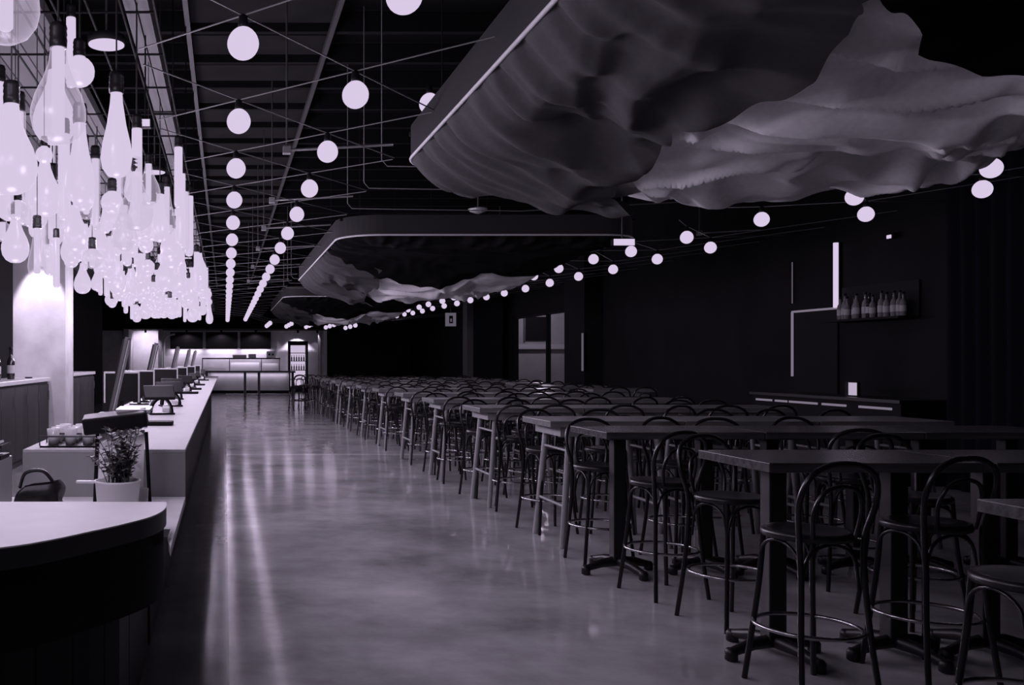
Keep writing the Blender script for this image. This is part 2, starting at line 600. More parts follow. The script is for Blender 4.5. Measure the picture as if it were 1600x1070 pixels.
def make_terminal():
    t = thing('payment_terminal', 'x', 'payment terminal', (0, 0, 0))
    MB().box(-0.11, 0.11, -0.1, 0.1, 0, 0.018).build('base', 'plastic', t, bevel=0.006)
    arc = MB()
    n = 14
    for side in (0,):
        vs, fs = [], []
        for i in range(n + 1):
            a = PI * i / n
            for r in (0.105, 0.088):
                for yy in (-0.07, 0.07):
                    vs.append((-math.cos(a) * r * 0.95, yy, 0.018 + math.sin(a) * r * 1.3))
        for i in range(n):
            b, c = i * 4, (i + 1) * 4
            fs += [(b, b + 1, c + 1, c), (b + 2, c + 2, c + 3, b + 3), (b, c, c + 2, b + 2), (b + 1, b + 3, c + 3, c + 1)]
        arc.add(vs, fs, False)
    arc.build('arched_stand', 'screen', t)
    s = MB().obox((-0.02, -0.02, 0.19), (0.27, 0.03, 0.17), (-0.9, 0, 0)).build('screen_housing', 'plastic', t, bevel=0.008)
    MB().obox((-0.02, 0.0, 0.203), (0.24, 0.004, 0.14), (-0.9, 0, 0)).build('display', 'screen', s)
    MB().obox((0.03, -0.085, 0.05), (0.06, 0.04, 0.05), (0.5, 0, 0)).build('card_reader', 'white', t, bevel=0.006)
    return t


tl = [(-0.56, 8.1, 0.2), (-0.56, 9.5, 0.25), (-0.62, 11.2, 0.15), (-0.60, 13.6, 0.2), (-0.62, 16.0, 0.2), (-0.62, 18.6, 0.2), (-0.6, 22.5, 0.2)]
tt = make_terminal()
for k, (xx, yy, rz) in enumerate(tl):
    o = tt if k == 0 else dup(tt, (0, 0, 0))
    o.location = (xx, yy, 1.08)
    o.rotation_euler.z = rz
    o['label'] = f'black payment terminal with arched stand on the bar, {ORD[k + 1]} from the camera'
    o['group'] = 'payment terminals along the bar'


def make_menu():
    t = thing('leaning_menu', 'x', 'menu board', (0, 0, 0))
    MB().box(-0.09, 0.09, -0.14, 0.14, 0, 0.02).build('foot', 'plastic', t)
    MB().obox((0.09, 0, 0.345), (0.030, 0.20, 0.66), (0, 0.22, 0)).build('frame', 'steel', t, bevel=0.004)
    MB().obox((0.11, 0, 0.341), (0.010, 0.18, 0.62), (0, 0.22, 0)).build('printed_sheet', 'plaster_grey', t)
    MB().obox((0.068, 0, 0.349), (0.02, 0.18, 0.62), (0, 0.22, 0)).build('back_board', 'plastic', t)
    return t


mt = make_menu()
for k, (xx, yy) in enumerate([(-1.0, 8.0), (-0.94, 10.5), (-0.84, 13.4), (-0.78, 16.2), (-0.74, 18.2)]):
    o = mt if k == 0 else dup(mt, (0, 0, 0))
    o.location = (xx, yy, 1.08)
    o['label'] = f'tall leaning menu board seen edge on at the bar, {ORD[k + 1]} from the camera'
    o['group'] = 'leaning menu boards on the bar'


def make_monitor():
    t = thing('till_monitor', 'x', 'monitor', (0, 0, 0))
    MB().box(-0.1, 0.1, -0.08, 0.08, 0, 0.015).build('foot', 'plastic', t)
    MB().box(-0.02, 0.02, 0.0, 0.03, 0.015, 0.16).build('neck', 'plastic', t)
    MB().box(-0.15, 0.15, -0.02, 0.02, 0.09, 0.35).build('housing', 'plastic', t, bevel=0.004)
    f = MB()
    f.box(-0.165, -0.15, -0.025, 0.025, 0.08, 0.365).box(0.15, 0.165, -0.025, 0.025, 0.08, 0.365).box(-0.15, 0.15, -0.025, 0.025, 0.35, 0.365)
    f.build('bezel', 'pale_metal', t)
    return t


mo = make_monitor()
for k, (xx, yy) in enumerate([(-0.96, 8.6), (-0.92, 9.9), (-0.8, 12.4), (-0.76, 14.6), (-0.72, 17.2), (-0.7, 20.0)]):
    o = mo if k == 0 else dup(mo, (0, 0, 0))
    o.location = (xx, yy, 1.08)
    o.rotation_euler.z = 0.15
    o['label'] = f'dark till monitor with pale bezel on the bar, {ORD[k + 1]} from the camera'
    o['group'] = 'till monitors along the bar'

# big till in front: dark head on a pale glossy easel panel
tk = thing('order_kiosk', 'pale glossy easel panel with a dark till head at the near bar end', 'till', (-0.52, 4.62, 0.83))
MB().obox((0, 0.03, 0.21), (0.225, 0.012, 0.33), (-0.30, 0, 0)).build('panel', mat('glossy_pale_panel', 0.9, 0.15), tk)
for sx, dx in ((-1, 0.0), (1, 0.015)):
    MB().tube([(sx * 0.122, 0.05, 0.36), (sx * 0.13 + dx, 0.0, 0.0)], 0.010).build('leg', 'plastic', tk)
MB().obox((-0.03, 0.03, 0.415), (0.32, 0.10, 0.085), (0.25, -0.12, 0.0)).build('till_head', 'plastic', tk, bevel=0.01)
MB().obox((0.06, 0.10, 0.47), (0.17, 0.16, 0.02), (0.05, 0, 0)).build('lid', 'pale_metal', tk, bevel=0.004)
MB().box(-0.06, 0.2, -0.05, 0.05, 0, 0.012).build('foot_plate', 'pale_metal', tk)

# potted plant
pp = thing('potted_plant', 'small leafy plant in a white metal pot behind the rounded counter', 'plant', (-0.505, 4.36, 0.83))
MB().lathe([(0.085, 0), (0.095, 0.01), (0.105, 0.145), (0.11, 0.15), (0.11, 0.158), (0.10, 0.158), (0.097, 0.13)], 28).build('pot', 'white', pp)
MB().lathe([(0.001, 0.13), (0.097, 0.131)], 20).build('soil', 'soil', pp)
hd = MB().obox((-0.15, 0, 0.15), (0.09, 0.03, 0.012)).build('handle', 'white', pp, bevel=0.003)
stm = MB()
lf, lp = MB(), MB()
rr = random.Random(3)
for k in range(44):
    a, l = rr.uniform(0, 2 * PI), rr.uniform(0.1, 0.27)
    sp = rr.uniform(0.02, 0.13)
    p0 = Vector((rr.uniform(-.05, .05), rr.uniform(-.05, .05), 0.13))
    p1 = p0 + Vector((math.cos(a) * sp * 0.4, math.sin(a) * sp * 0.4, l * 0.6))
    p2 = p0 + Vector((math.cos(a) * sp, math.sin(a) * sp, l))
    pts = spline([p0, p1, p2], 4)
    stm.tube(pts, 0.002, 5)
    for q in pts[2:]:
        for j in range(3):
            b = rr.uniform(0, 2 * PI)
            d = Vector((math.cos(b), math.sin(b), rr.uniform(-0.2, 0.7))).normalized()
            s_ = d.cross(Vector((0, 0, 1))).normalized() * rr.uniform(0.008, 0.014)
            L = rr.uniform(0.022, 0.042)
            (lp if rr.random() < 0.35 else lf).add([q, q + d * L * 0.5 + s_, q + d * L, q + d * L * 0.5 - s_ + Vector((0, 0, 0.004))], [(0, 1, 2, 3)])
stm.build('stem', 'leaf', pp)
lf.build('foliage', 'leaf', pp)
lp.build('foliage', 'leaf_pale', pp)['label'] = 'pale new leaves'
# small glass, dish and cloth by the pot
cup = MB().lathe([(0.028, 0), (0.034, 0.10), (0.031, 0.10), (0.026, 0.01)], 16).build('tumbler', 'tumbler', None, loc=(-0.405, 4.5, 0.83))
tag(cup, 'pale glass standing between the plant pot and the easel leg', 'glass')
dsh = MB().lathe([(0.03, 0), (0.055, 0.02), (0.058, 0.045), (0.052, 0.045), (0.045, 0.02)], 20).build('dish', 'white', None, loc=(-0.37, 4.28, 0.83))
tag(dsh, 'small white dish on the ledge beside the plant', 'dish')


# slouched bag
def bag(u, v):
    a = 2 * PI * u
    z = v * 0.19
    k = 1 - 0.35 * v ** 2
    n1 = noise.noise(Vector((math.cos(a) * 2, math.sin(a) * 2, v * 3))) * 0.025
    return ((0.16 * k + n1) * math.copysign(abs(math.cos(a)) ** 0.5, math.cos(a)) + 0.03 * v, (0.08 * k + n1) * math.copysign(abs(math.sin(a)) ** 0.5, math.sin(a)), z + 0.02 * math.cos(a) * v)


bg = thing('leather_bag', 'slouched black leather bag on the ledge behind the rounded counter', 'bag', (-0.86, 4.2, 0.83))
bg.scale = (0.78, 0.9, 0.85)
MB().grid(bag, 28, 10).build('body', 'leather', bg)
MB().tube(spline([(-0.09, 0, 0.17), (-0.05, -0.02, 0.25), (0.05, -0.02, 0.26), (0.12, 0, 0.18)], 6), 0.01).build('handle', 'leather', bg)
# drawer box with pale pulls
db = thing('drawer_box', 'grey drawer box with pale pulls at the near bar end', 'drawer box', (-1.22, 4.55, 0.83))
MB().box(-0.25, 0.13, -0.1, 0.2, 0, 0.235).build('body', 'counter_grey', db, bevel=0.004)
for k in range(2):
    dr = MB().box(-0.245, 0.125, -0.112, -0.1, 0.02 + k * 0.11, 0.115 + k * 0.11).build('drawer', 'counter_grey', db)
    MB().box(-0.2, 0.09, -0.135, -0.112, 0.09 + k * 0.11, 0.105 + k * 0.11).build('pull', 'white', dr)
bd = thing('ring_binder', 'open black folder lying tilted on the drawer box', 'folder', (-1.25, 4.6, 1.065))
MB().obox((0.02, 0, 0.03), (0.3, 0.2, 0.012), (0, -0.25, 0)).build('cover', 'plastic', bd)
MB().obox((0.0, 0, 0.045), (0.27, 0.18, 0.012), (0, -0.25, 0)).build('sheet', 'paper', bd)
MB().box(-0.13, 0.16, -0.09, 0.09, 0.0, 0.02).build('back_cover', 'plastic', bd)
# tumblers and a tray on the near end of the bar
tr = thing('glass_tray', 'low rack tray of glasses at the near end of the white bar', 'tray', (-0.78, 5.3, 1.08))
MB().box(-0.22, 0.17, -0.3, 0.3, 0, 0.01).build('base', 'plastic', tr)
for yy in (-0.3, -0.1, 0.1, 0.3):
    MB().tube([(-0.22, yy, 0.01), (-0.22, yy, 0.06), (0.17, yy, 0.06), (0.17, yy, 0.01)], 0.005, 6).build('wire', 'steel', tr)
g0 = None
k = 0
for i in range(4):
    for j in range(4):
        loc = (-0.945 + i * 0.095, 5.1 + j * 0.13, 1.09)
        o = MB().lathe([(0.027, 0), (0.036, 0.085), (0.033, 0.085), (0.025, 0.008)], 14).build('tumbler', 'tumbler') if g0 is None else g0.copy()
        if g0 is None:
            g0 = o
        else:
            C.objects.link(o)
        o.location = loc
        tag(o, f'upright tumbler in the rack tray, {ORD[j + 1]} row back and {ORD[i + 1]} across', 'glass', 'tumblers in the rack tray')
for k in range(2):
    o = thing('bar_spoon', ['long dark bar tool lying by the tumblers near the bar edge', 'short dark bar tool lying outermost by the tumblers'][k], 'bar tool', (-1.02 + k * 0.04, 5.6 + k * 0.5, 1.085), 0.3)
    MB().tube([(0, -0.2, 0.004), (0, 0.2, 0.004)], 0.006, 6).build('handle', 'steel', o)
    MB().lathe([(0.004, 0), (0.02, 0.004), (0.018, 0.01), (0.002, 0.012)], 12, (0, 0.21, 0)).build('bowl', 'steel', o)

# ================================================================== glass pendants above the bar
RACK_Z = 3.55
RACK_X = [-2.3 + 0.19 * k for k in range(11)]
rk = thing('pendant_rack', 'black bar grid hung above the counter carrying the glass pendants', 'rack', (0, 0, RACK_Z))
gb = MB()
for xx in RACK_X:
    gb.tube([(xx, 2.2, 0), (xx, 24, 0)], 0.008, 5)
for k in range(30):
    gb.tube([(-2.3, 2.4 + k * 0.74, 0.01), (-0.4, 2.4 + k * 0.74, 0.01)], 0.008, 5)
gb.build('grid', 'black', rk)
for k in range(10):
    for xx in (-2.3, -1.3, -0.4):
        MB().tube([(xx, 2.5 + k * 2.3, 0), (xx, 2.5 + k * 2.3, (0.37 if xx < -1.24 else 1.7))], 0.006, 5).build('hanger', 'black', rk)

lamp_light = bpy.data.lights.new('pendant_light', 'POINT')
lamp_light.energy = P_PEND
lamp_light.color = TINT
lamp_light.shadow_soft_size = 0.05


added_near_light = lamp_light.copy()
added_near_light.energy = P_PEND * 2.4  # stronger copy for the added pendants out of view


def glass_profile(kind):
    if kind == 'pear':
        return [(0.030, 0), (0.034, -0.04), (0.040, -0.08), (0.062, -0.14), (0.092, -0.20), (0.108, -0.255), (0.110, -0.29), (0.100, -0.335), (0.075, -0.37), (0.04, -0.39), (0.004, -0.395)], 0.40
    if kind == 'globe':
        p = [(0.03, 0), (0.034, -0.02)]
        for i in range(1, 11):
            a = 0.42 + (PI - 0.42) * i / 10
            p.append((max(0.003, 0.085 * math.sin(a)), -0.098 + 0.085 * math.cos(a)))
        return p, 0.185
    if kind == 'drop':
        return [(0.026, 0), (0.03, -0.06), (0.045, -0.16), (0.066, -0.25), (0.074, -0.31), (0.065, -0.36), (0.04, -0.395), (0.003, -0.405)], 0.41
    return [(0.03, 0), (0.036, -0.02), (0.037, -0.50), (0.03, -0.53), (0.003, -0.54)], 0.54      # tube


PROTO = {}


def make_pendant(kind, glow):
    prof, h = glass_profile(kind)
    t = thing('glass_pendant', 'x', 'pendant lamp', (0, 0, 0))
    MB().lathe(prof, 20, cap=False).build('glass_shade', 'glass_glow' if glow else 'glass', t)
    tube_h = h * (0.86 if kind != 'tube' else 0.93)
    MB().lathe([(0.024, -0.01), (0.026, -0.02), (0.026, -tube_h), (0.018, -tube_h - 0.01)], 12).build('light_tube', 'e_tube', t)
    MB().lathe([(0.012, 0.085), (0.03, 0.08), (0.036, 0.06), (0.033, 0.055), (0.036, 0.035), (0.033, 0.03), (0.036, 0.012), (0.034, -0.015)], 14).build('socket', 'plastic', t)
    MB().tube([(0, 0, 0), (0, 0, 1)], 0.004, 5).build('cord', 'cord', t, loc=(0, 0, 0.08))
    l = bpy.data.objects.new('pendant_light', lamp_light)
    C.objects.link(l)
    l.parent = t
    l.location = (0, 0, -h - 0.11)
    return t, h


used = set()


def pendant(kind, glow, x, y, zb, s, label, group=None, hook=RACK_Z):
    key = (kind, glow)
    if key not in PROTO:
        PROTO[key] = make_pendant(kind, glow)
    p, h = PROTO[key]
    if key in used:
        o = dup(p, (0, 0, 0))
    else:
        used.add(key)
        o = p
    ztop = zb + h * s
    o.location = (x, y, ztop)
    o.rotation_euler = (0, 0, 0)
    o.scale = (s, s, s)
    o['label'] = label
    if group:
        o['group'] = group
    for c in o.children:
        if c.name.startswith('cord'):
            c.scale = (1, 1, max(0.05, (hook + 0.02 - ztop) / s - 0.08))
    return o


# the near lamps, each placed by its look (px centre, py of the glass bottom, distance)
near = [
    ('pear', 0, 8, 70, 3.35, 1.14, 'large clear pear pendant cut by the top corner above the bar'),
    ('pear', 0, 91, 228, 3.75, 1.03, 'clear pear pendant with grey glass beside the nearest socket'),
    ('globe', 1, 124, 137, 4.5, 0.88, 'small glowing globe pendant behind the clear pear pendant'),
    ('tube', 1, 111, 138, 5.2, 0.75, 'bare white tube pendant rising behind the clear pear pendant'),
    ('drop', 1, 182, 280, 4.9, 1.15, 'tall glowing drop pendant beneath the round ceiling disc'),
    ('tube', 1, 214, 322, 6.0, 0.95, 'slim white tube pendant next to the tall glowing drop'),
    ('pear', 1, 18, 306, 3.9, 1.0, 'glowing pear pendant low at the picture edge'),
    ('globe', 1, 69, 256, 5.6, 0.62, 'tiny glowing globe pendant under the clear pear pendant'),
    ('pear', 0, 213, 362, 6.0, 1.0, 'clear pear pendant hanging out on the aisle side'),
    ('globe', 0, 28, 345, 5.4, 0.7, 'small clear globe pendant low over the back cabinet'),
    ('pear', 1, 24, 412, 5.8, 0.8, 'lowest glowing pear pendant near the picture edge'),
    ('drop', 0, 58, 437, 6.4, 0.9, 'clear drop pendant hanging just above the bright column'),
    ('tube', 1, 88, 450, 6.8, 0.7, 'short white tube pendant hanging in front of the column'),
    ('pear', 0, 232, 322, 7.2, 0.85, 'clear pear pendant outermost towards the timber beam'),
    ('drop', 1, 125, 320, 5.4, 1.2, 'wide glowing drop pendant in the middle of the near cluster'),
    ('tube', 1, 100, 345, 6.2, 1.1, 'long white tube pendant in the middle of the near cluster'),
    ('pear', 1, 70, 340, 6.6, 1.1, 'big glowing pear pendant left of the near cluster middle'),
    ('drop', 1, 250, 380, 8.2, 1.1, 'glowing drop pendant below the outermost clear pear'),
]
spots = []
for kind, glow, px, py, yy, s, lab in near:
    pendant(kind, glow, X(px, yy), yy, Z(py, yy), s, lab, None, 3.92 if X(px, yy) < -1.24 else 5.25)
    spots.append((X(px, yy), yy, Z(py, yy)))
for k, (xx, yy, zb) in enumerate([(-0.97, 2.4, 2.75), (-1.73, 2.7, 2.8), (-1.54, 1.6, 2.8), (-1.92, 2.1, 2.7), (-1.35, 3.0, 2.85)]):  # out-of-frame pendants added to brighten the rounded counter top
    o = pendant(['pear', 'drop'][k % 2], 1, xx, yy, zb, 1.0, 'unseen glass pendant added to light the rounded counter at the near end', 'added glass pendants over the rounded counter', 3.92 if xx < -1.24 else 5.25)
    for c in o.children:
        if c.type == 'LIGHT':
            c.data = added_near_light
    spots.append((xx, yy, zb))
rp = random.Random(21)
stretch = ['over the near half', 'over the middle', 'over the far end']
n = 0
tries = 0
while n < 230 and tries < 6000:
    tries += 1
    yy = 5.2 + (24.0 - 5.2) * rp.random() ** 0.78
    xx = rp.uniform(-2.25, -0.42)
    zb = rp.uniform(2.48, 3.02) - 0.06 * rp.random()
    xx = min(RACK_X, key=lambda q: abs(q - xx))
    if xx > -0.6:
        zb = min(zb, 2.85)
    px, py = 352 + F * xx / yy, 563 - F * (zb - CAM_Z) / yy
    if px < -60 or (yy < 7.5 and px > 150 and py < 330):
        continue
    if any(abs(a - xx) < 0.17 and abs(b - yy) < 0.2 and abs(c - zb) < 0.5 for a, b, c in spots):
        continue
    spots.append((xx, yy, zb))
    kind = rp.choice(['pear', 'pear', 'drop', 'globe', 'tube', 'tube'])
    k = 0 if yy < 10 else 1 if yy < 17 else 2
    glow = 0 if (yy < 10 and rp.random() < 0.5) else 1
    nm = {'pear': 'pear shaped', 'drop': 'drop shaped', 'globe': 'round globe', 'tube': 'slim tube'}[kind]
    pendant(kind, glow, xx, yy, zb, rp.uniform(0.9, 1.35), f'{nm} glass pendant in the glowing crowd {stretch[k]} of the bar' if glow else f'{nm} clear glass pendant in the crowd {stretch[k]} of the bar', 'glass pendants crowded above the bar')
    n += 1

# round ceiling discs over the bar
cl0 = None
for k, yy in enumerate([5.45, 9.15, 11.3, 12.85, 14.9, 16.8, 18.6, 21.5]):
    if cl0 is None:
        cl0 = thing('disc_downlight', 'x', 'downlight', (0, 0, 0))
        MB().lathe([(0.095, 0.004), (0.11, 0.006), (0.11, 0.05), (0.02, 0.07)], 28).build('housing', 'black', cl0)
        MB().lathe([(0.001, 0.0), (0.105, 0.0), (0.105, 0.005)], 28, cap=False).build('diffuser', 'e_disc', cl0)
        MB().tube([(0, 0, 0.06), (0, 0, 1.65)], 0.007, 6).build('stem', 'steel', cl0)
        o = cl0
    else:
        o = dup(cl0, (0, 0, 0))
    o.location = (-0.345 * 1.85 - 0.06, yy, CAM_Z + 1.85)
    o['label'] = f'round white disc downlight beside the timber beam, {ORD[k + 1]} from the camera'
    o['group'] = 'disc downlights along the beam'

# ================================================================== festoon string lights
BZ = CAM_Z + 1.65
bulb_light = bpy.data.lights.new('bulb_light', 'POINT')
bulb_light.energy = P_BULB
bulb_light.color = TINT
bulb_light.shadow_soft_size = 0.04
aisle_light = bulb_light.copy()
aisle_light.energy = P_BULB * 0.27
b0 = None


def string_bulb(x, y, z, label, group):
    global b0
    if b0 is None:
        b0 = thing('string_bulb', 'x', 'string light', (0, 0, 0))
        p = []
        r = 0.083
        for i in range(15):
            a = PI * i / 14
            zz = r * math.cos(a)
            p.append((max(0.002, r * math.sin(a)), zz + (0.007 * max(0, math.cos(a)) ** 3)))
        MB().lathe(p[::-1], 24, cap=False).build('globe', 'e_bulb', b0)
        MB().lathe([(0.026, 0.085), (0.028, 0.10), (0.022, 0.145), (0.01, 0.155)], 12).build('socket', 'plastic', b0)
        l = bpy.data.objects.new('bulb_light', bulb_light)
        C.objects.link(l)
        l.parent = b0
        l.location = (0, 0, -0.13)
        o = b0
    else:
        o = dup(b0, (0, 0, 0))
    o.location = (x, y, z)
    o['label'] = label
    o['group'] = group
    if group in ('bulb row nearest the bar', 'bulb row along the canopy edge'):
        for c in o.children:
            if c.type == 'LIGHT':
                c.data = aisle_light
    BULBS.setdefault(group, []).append(Vector((x, y, z + 0.15)))
    return o


BULBS = {}
SPC = 1.575
row1 = [(0.093, 4.84 + SPC * i) for i in range(22)]
row2 = [(0.81, 4.20 + SPC * i) for i in range(22)]
for i, (x, y) in enumerate(row1):
    string_bulb(x, y, BZ, f'round white string bulb in the row nearest the bar, {ORD[i + 1]} from the camera', 'bulb row nearest the bar')
for i, (x, y) in enumerate(row2):
    string_bulb(x, y, BZ, f'round white string bulb in the row along the canopy edge, {ORD[i + 1]} from the camera', 'bulb row along the canopy edge')
rowA = [(1535, 296), (1353, 335), (1110, 387), (1027, 405), (958, 421), (904, 432), (859, 442), (821, 451), (788, 458), (760, 464), (735, 469), (714, 474), (694, 478), (676, 482), (660, 486), (645, 489), (632, 491), (620, 494)]
rowB = [(1549, 263), (1335, 308), (1190, 343), (1073, 371), (986, 393)]
dA = [8.96, 10.49, 13.6, 15.1, 16.8, 18.26, 19.8, 21.4, 23.0, 24.5, 26.1, 27.6, 29.2, 30.8, 32.4, 33.9, 35.4, 37.0]
for i, ((px, py), d) in enumerate(zip(rowA, dA)):
    string_bulb(X(px, d), d, Z(py, d), f'round white string bulb in the row nearest the dark wall, {ORD[i + 1]} from the camera', 'bulb row nearest the dark wall')
dB = [7.97, 9.38, 10.87, 12.46, 14.07]
for i, ((px, py), d) in enumerate(zip(rowB, dB)):
    string_bulb(X(px, d), d, Z(py, d), f'round white string bulb in the row over the outer tables, {ORD[i + 1]} from the camera', 'bulb row over the outer tables')
for i in range(14):
    d = 15.7 + 1.575 * i
    string_bulb(6.25 + R.uniform(-0.06, 0.06), d, BZ + 0.06, f'round white string bulb in the row over the outer tables, {ORD[i + 6]} from the camera', 'bulb row over the outer tables')
for r_ in range(5):
    for k in range(3):
        string_bulb(1.66 + 0.79 * r_, 34.4 + 1.4 * k, BZ - 0.27 - 0.02 * r_, f'far string bulb beyond the last canopy, {ORD[r_ + 1]} row from the aisle, {ORD[k + 1]} back', 'far bulbs beyond the last canopy')
string_bulb(1.672, 7.6, 3.65, 'string bulb half hidden behind the near canopy band', 'bulb row behind the near canopy')


def cable(pts, label, r=0.005):
    o = MB().tube(pts, r, 5).build('string_cable', 'cable')
    return tag(o, label, 'cable', 'light string cables')


CZ = BZ + 0.15


def through(p, q, x0, x1):
    """the straight line through two bulb sockets, from X0 to X1"""
    d = (q - p) / (q.x - p.x)
    return [p + d * (x0 - p.x), p, q, q + d * (x1 - q.x)]


r1, r2 = BULBS['bulb row nearest the bar'], BULBS['bulb row along the canopy edge']
for i in range(len(r1)):
    cable(through(r1[i], r2[i], -0.50, 1.50), f'thin cable slanting back from the beam to the canopies, {ORD[i + 1]} from the camera')
    if i + 1 < len(r2):
        cable(through(r1[i], r2[i + 1], -0.50, 1.50), f'thin cable slanting away from the beam to the canopies, {ORD[i + 1]} from the camera')
ra, rb_ = BULBS['bulb row nearest the dark wall'], BULBS['bulb row over the outer tables']
for i, a in enumerate(ra):
    b1 = min(rb_, key=lambda q: abs(q.y - (a.y - 1.1)))
    b2 = min(rb_, key=lambda q: abs(q.y - (a.y + 0.5)))
    cable([(8.98, a.y + 1.2, a.z + 0.2), a, b1, (b1.x - 0.25, b1.y - 0.3, b1.z + 0.04)], f'thin cable slanting from the dark wall over the outer tables, {ORD[i + 1]} from the camera')
    cable([(8.98, a.y - 1.2, a.z + 0.2), a, b2, (b2.x - 0.25, b2.y + 0.3, b2.z + 0.04)], f'thin cable slanting to the dark wall over the outer tables, {ORD[i + 1]} from the camera')
for i, y in enumerate((8.6, 9.7, 11.0, 20.4, 21.6, 23.0)):
    cable([(1.45, y, 5.25), (1.45, y, CZ + 0.06), (1.50, y, CZ), (3.5, y, CZ - 0.03), (6.2, y + (0.7 if i % 2 else -0.5), CZ + 0.05), (6.25, y + (0.7 if i % 2 else -0.5), 5.25)], f'thin cable crossing the gap between two canopies, {ORD[i + 1]} from the camera', 0.006)
fb_ = BULBS['far bulbs beyond the last canopy']
for k in range(3):
    cable([(0.8, fb_[k].y, CZ)] + [fb_[r_ * 3 + k] for r_ in range(5)] + [(8.98, fb_[k].y, CZ)], f'thin cable strung across beyond the last canopy, {ORD[k + 1]} back')


# conduit brackets: horizontal tubes with drop rods
def bracket(y, x0, x1, label):
    t = thing('conduit_hanger', label, 'conduit', (x0, y, CZ + 0.08))
    MB().tube([(0, 0, 0), (x1 - x0, 0, 0.05)], 0.013, 6).build('tube', 'galv', t)
    MB().tube([(0, 0, 0), (0, 0, 1.4)], 0.010, 6).build('rod', 'steel', t)
    MB().obox((0, 0, 0.0), (0.07, 0.07, 0.07)).build('clamp', 'galv', t, bevel=0.006)
    return t


for i, y in enumerate((8.3, 10.9, 13.2, 15.6, 18.6, 22.0)):
    bracket(y, 0.55, 1.50, f'pale conduit with a drop rod beside the canopies, {ORD[i + 1]} from the camera')
bracket(13.7, 7.0, 7.9, 'pale conduit with a drop rod over the outer tables')
sl = thing('square_downlight', 'small white square spotlight over the bar beside the timber beam', 'downlight', (X(227, 6.6), 6.6, Z(200, 6.6)))
MB().box(-0.04, 0.04, -0.03, 0.03, 0, 0.06).build('housing', 'black', sl)
MB().box(-0.035, 0.035, -0.034, -0.03, 0.005, 0.055).build('lens', 'e_disc', sl)
MB().tube([(0, 0, 0.06), (0, 0, 2.03)], 0.006, 5).build('stem', 'black', sl)
sl2 = thing('ceiling_spotlight', 'bright rectangular spotlight above the outer bulb rows', 'spotlight', (X(972, 11.6), 11.6, Z(383, 11.6)))
MB().box(-0.12, 0.12, -0.06, 0.06, 0, 0.08).build('housing', 'black', sl2)
MB().box(-0.13, 0.13, -0.065, -0.06, -0.01, 0.07).build('lens', 'e_disc', sl2)
MB().tube([(0, 0, 0.08), (0, 0, 5.25 - Z(383, 11.6))], 0.01, 5).build('stem', 'steel', sl2)

# ================================================================== fabric canopies
CW, CL = 4.0, 7.35
CRN = 0.55


def rounded(u, v):
    """clamp the point (u, v) of the rectangle into its rounded outline; also the distance to the outline"""
    cx = min(max(u, CRN), CW - CRN)
    cy = min(max(v, CRN), CL - CRN)
    dx, dy = u - cx, v - cy
    d = math.hypot(dx, dy)
    if dx and dy:
        if d > CRN:
            u, v = cx + dx / d * CRN, cy + dy / d * CRN
            d = CRN
        return u, v, CRN - d
    return u, v, min(u, CW - u, v, CL - v)


def along(u, v):
    return u + v


def drape_z(u, v, e, seed, pale=False):
    q = Vector((u, v, seed))
    t_ = min(1, max(0, (v - 1.5) / 3.0))
    near_end = 0.22 + 0.78 * t_ * t_ * (3 - 2 * t_)
    base = 0.40 * (1 - math.exp(-e / 0.30))
    big = noise.noise(q * 0.75) * 0.16
    # creased swags: ridged noise, warped
    wv = Vector((noise.noise(q * 0.9 + Vector((5, 0, 0))), noise.noise(q * 0.9 + Vector((0, 9, 0))), 0)) * 0.7
    r1 = 1 - math.sqrt(noise.noise((q + wv) * 1.05) ** 2 + 0.002) * 2.4
    r2 = 1 - math.sqrt(noise.noise((q + wv * 0.6) * 2.3 + Vector((3, 3, 0))) ** 2 + 0.002) * 2.2
    mid = (1 - math.exp(-e / 0.45))
    edge = math.exp(-e / 0.38) * (1 - math.exp(-e / 0.04))
    s = u if min(v, CL - v) < min(u, CW - u) else v
    ph = noise.noise(Vector((s * 1.3, seed, 1))) * 3
    folds = (math.sin(s * 2 * PI / 0.42 + ph + e * 3.0) + 0.6 * math.sin(s * 2 * PI / 0.23 + ph * 1.7 - e * 4)) * 0.045
    r3 = math.sqrt(noise.noise((q + wv * 1.2) * 2.3 + Vector((11, 4, 0))) ** 2 + 0.006) * 2.2
    return -(near_end * (base + mid * (big + 0.13 * r1 + 0.05 * r2 + (0.19 * (0.30 - r3) if pale else 0.05 * (0.30 - r3)))) + edge * folds)


def border(v):
    """where the dark drape ends: X across the canopy, by V along it"""
    t = min(1, max(0, (v - 5.0) / 1.5))
    return 0.85 + 0.55 * t * t * (3 - 2 * t) + 0.20 * math.sqrt(abs(math.sin(v * 2.1 + 0.4)) + 0.02) + 0.10 * noise.noise(Vector((v * 1.3, 2, 2)))


def outline(z, k=10, inset=0.0):
    pts = []
    for cx, cy, a0 in ((CW - CRN, CRN, -PI / 2), (CW - CRN, CL - CRN, 0), (CRN, CL - CRN, PI / 2), (CRN, CRN, PI)):
        for i in range(k + 1):
            a = a0 + PI / 2 * i / k
            pts.append((cx + (CRN - inset) * math.cos(a), cy + (CRN - inset) * math.sin(a), z))
    return pts


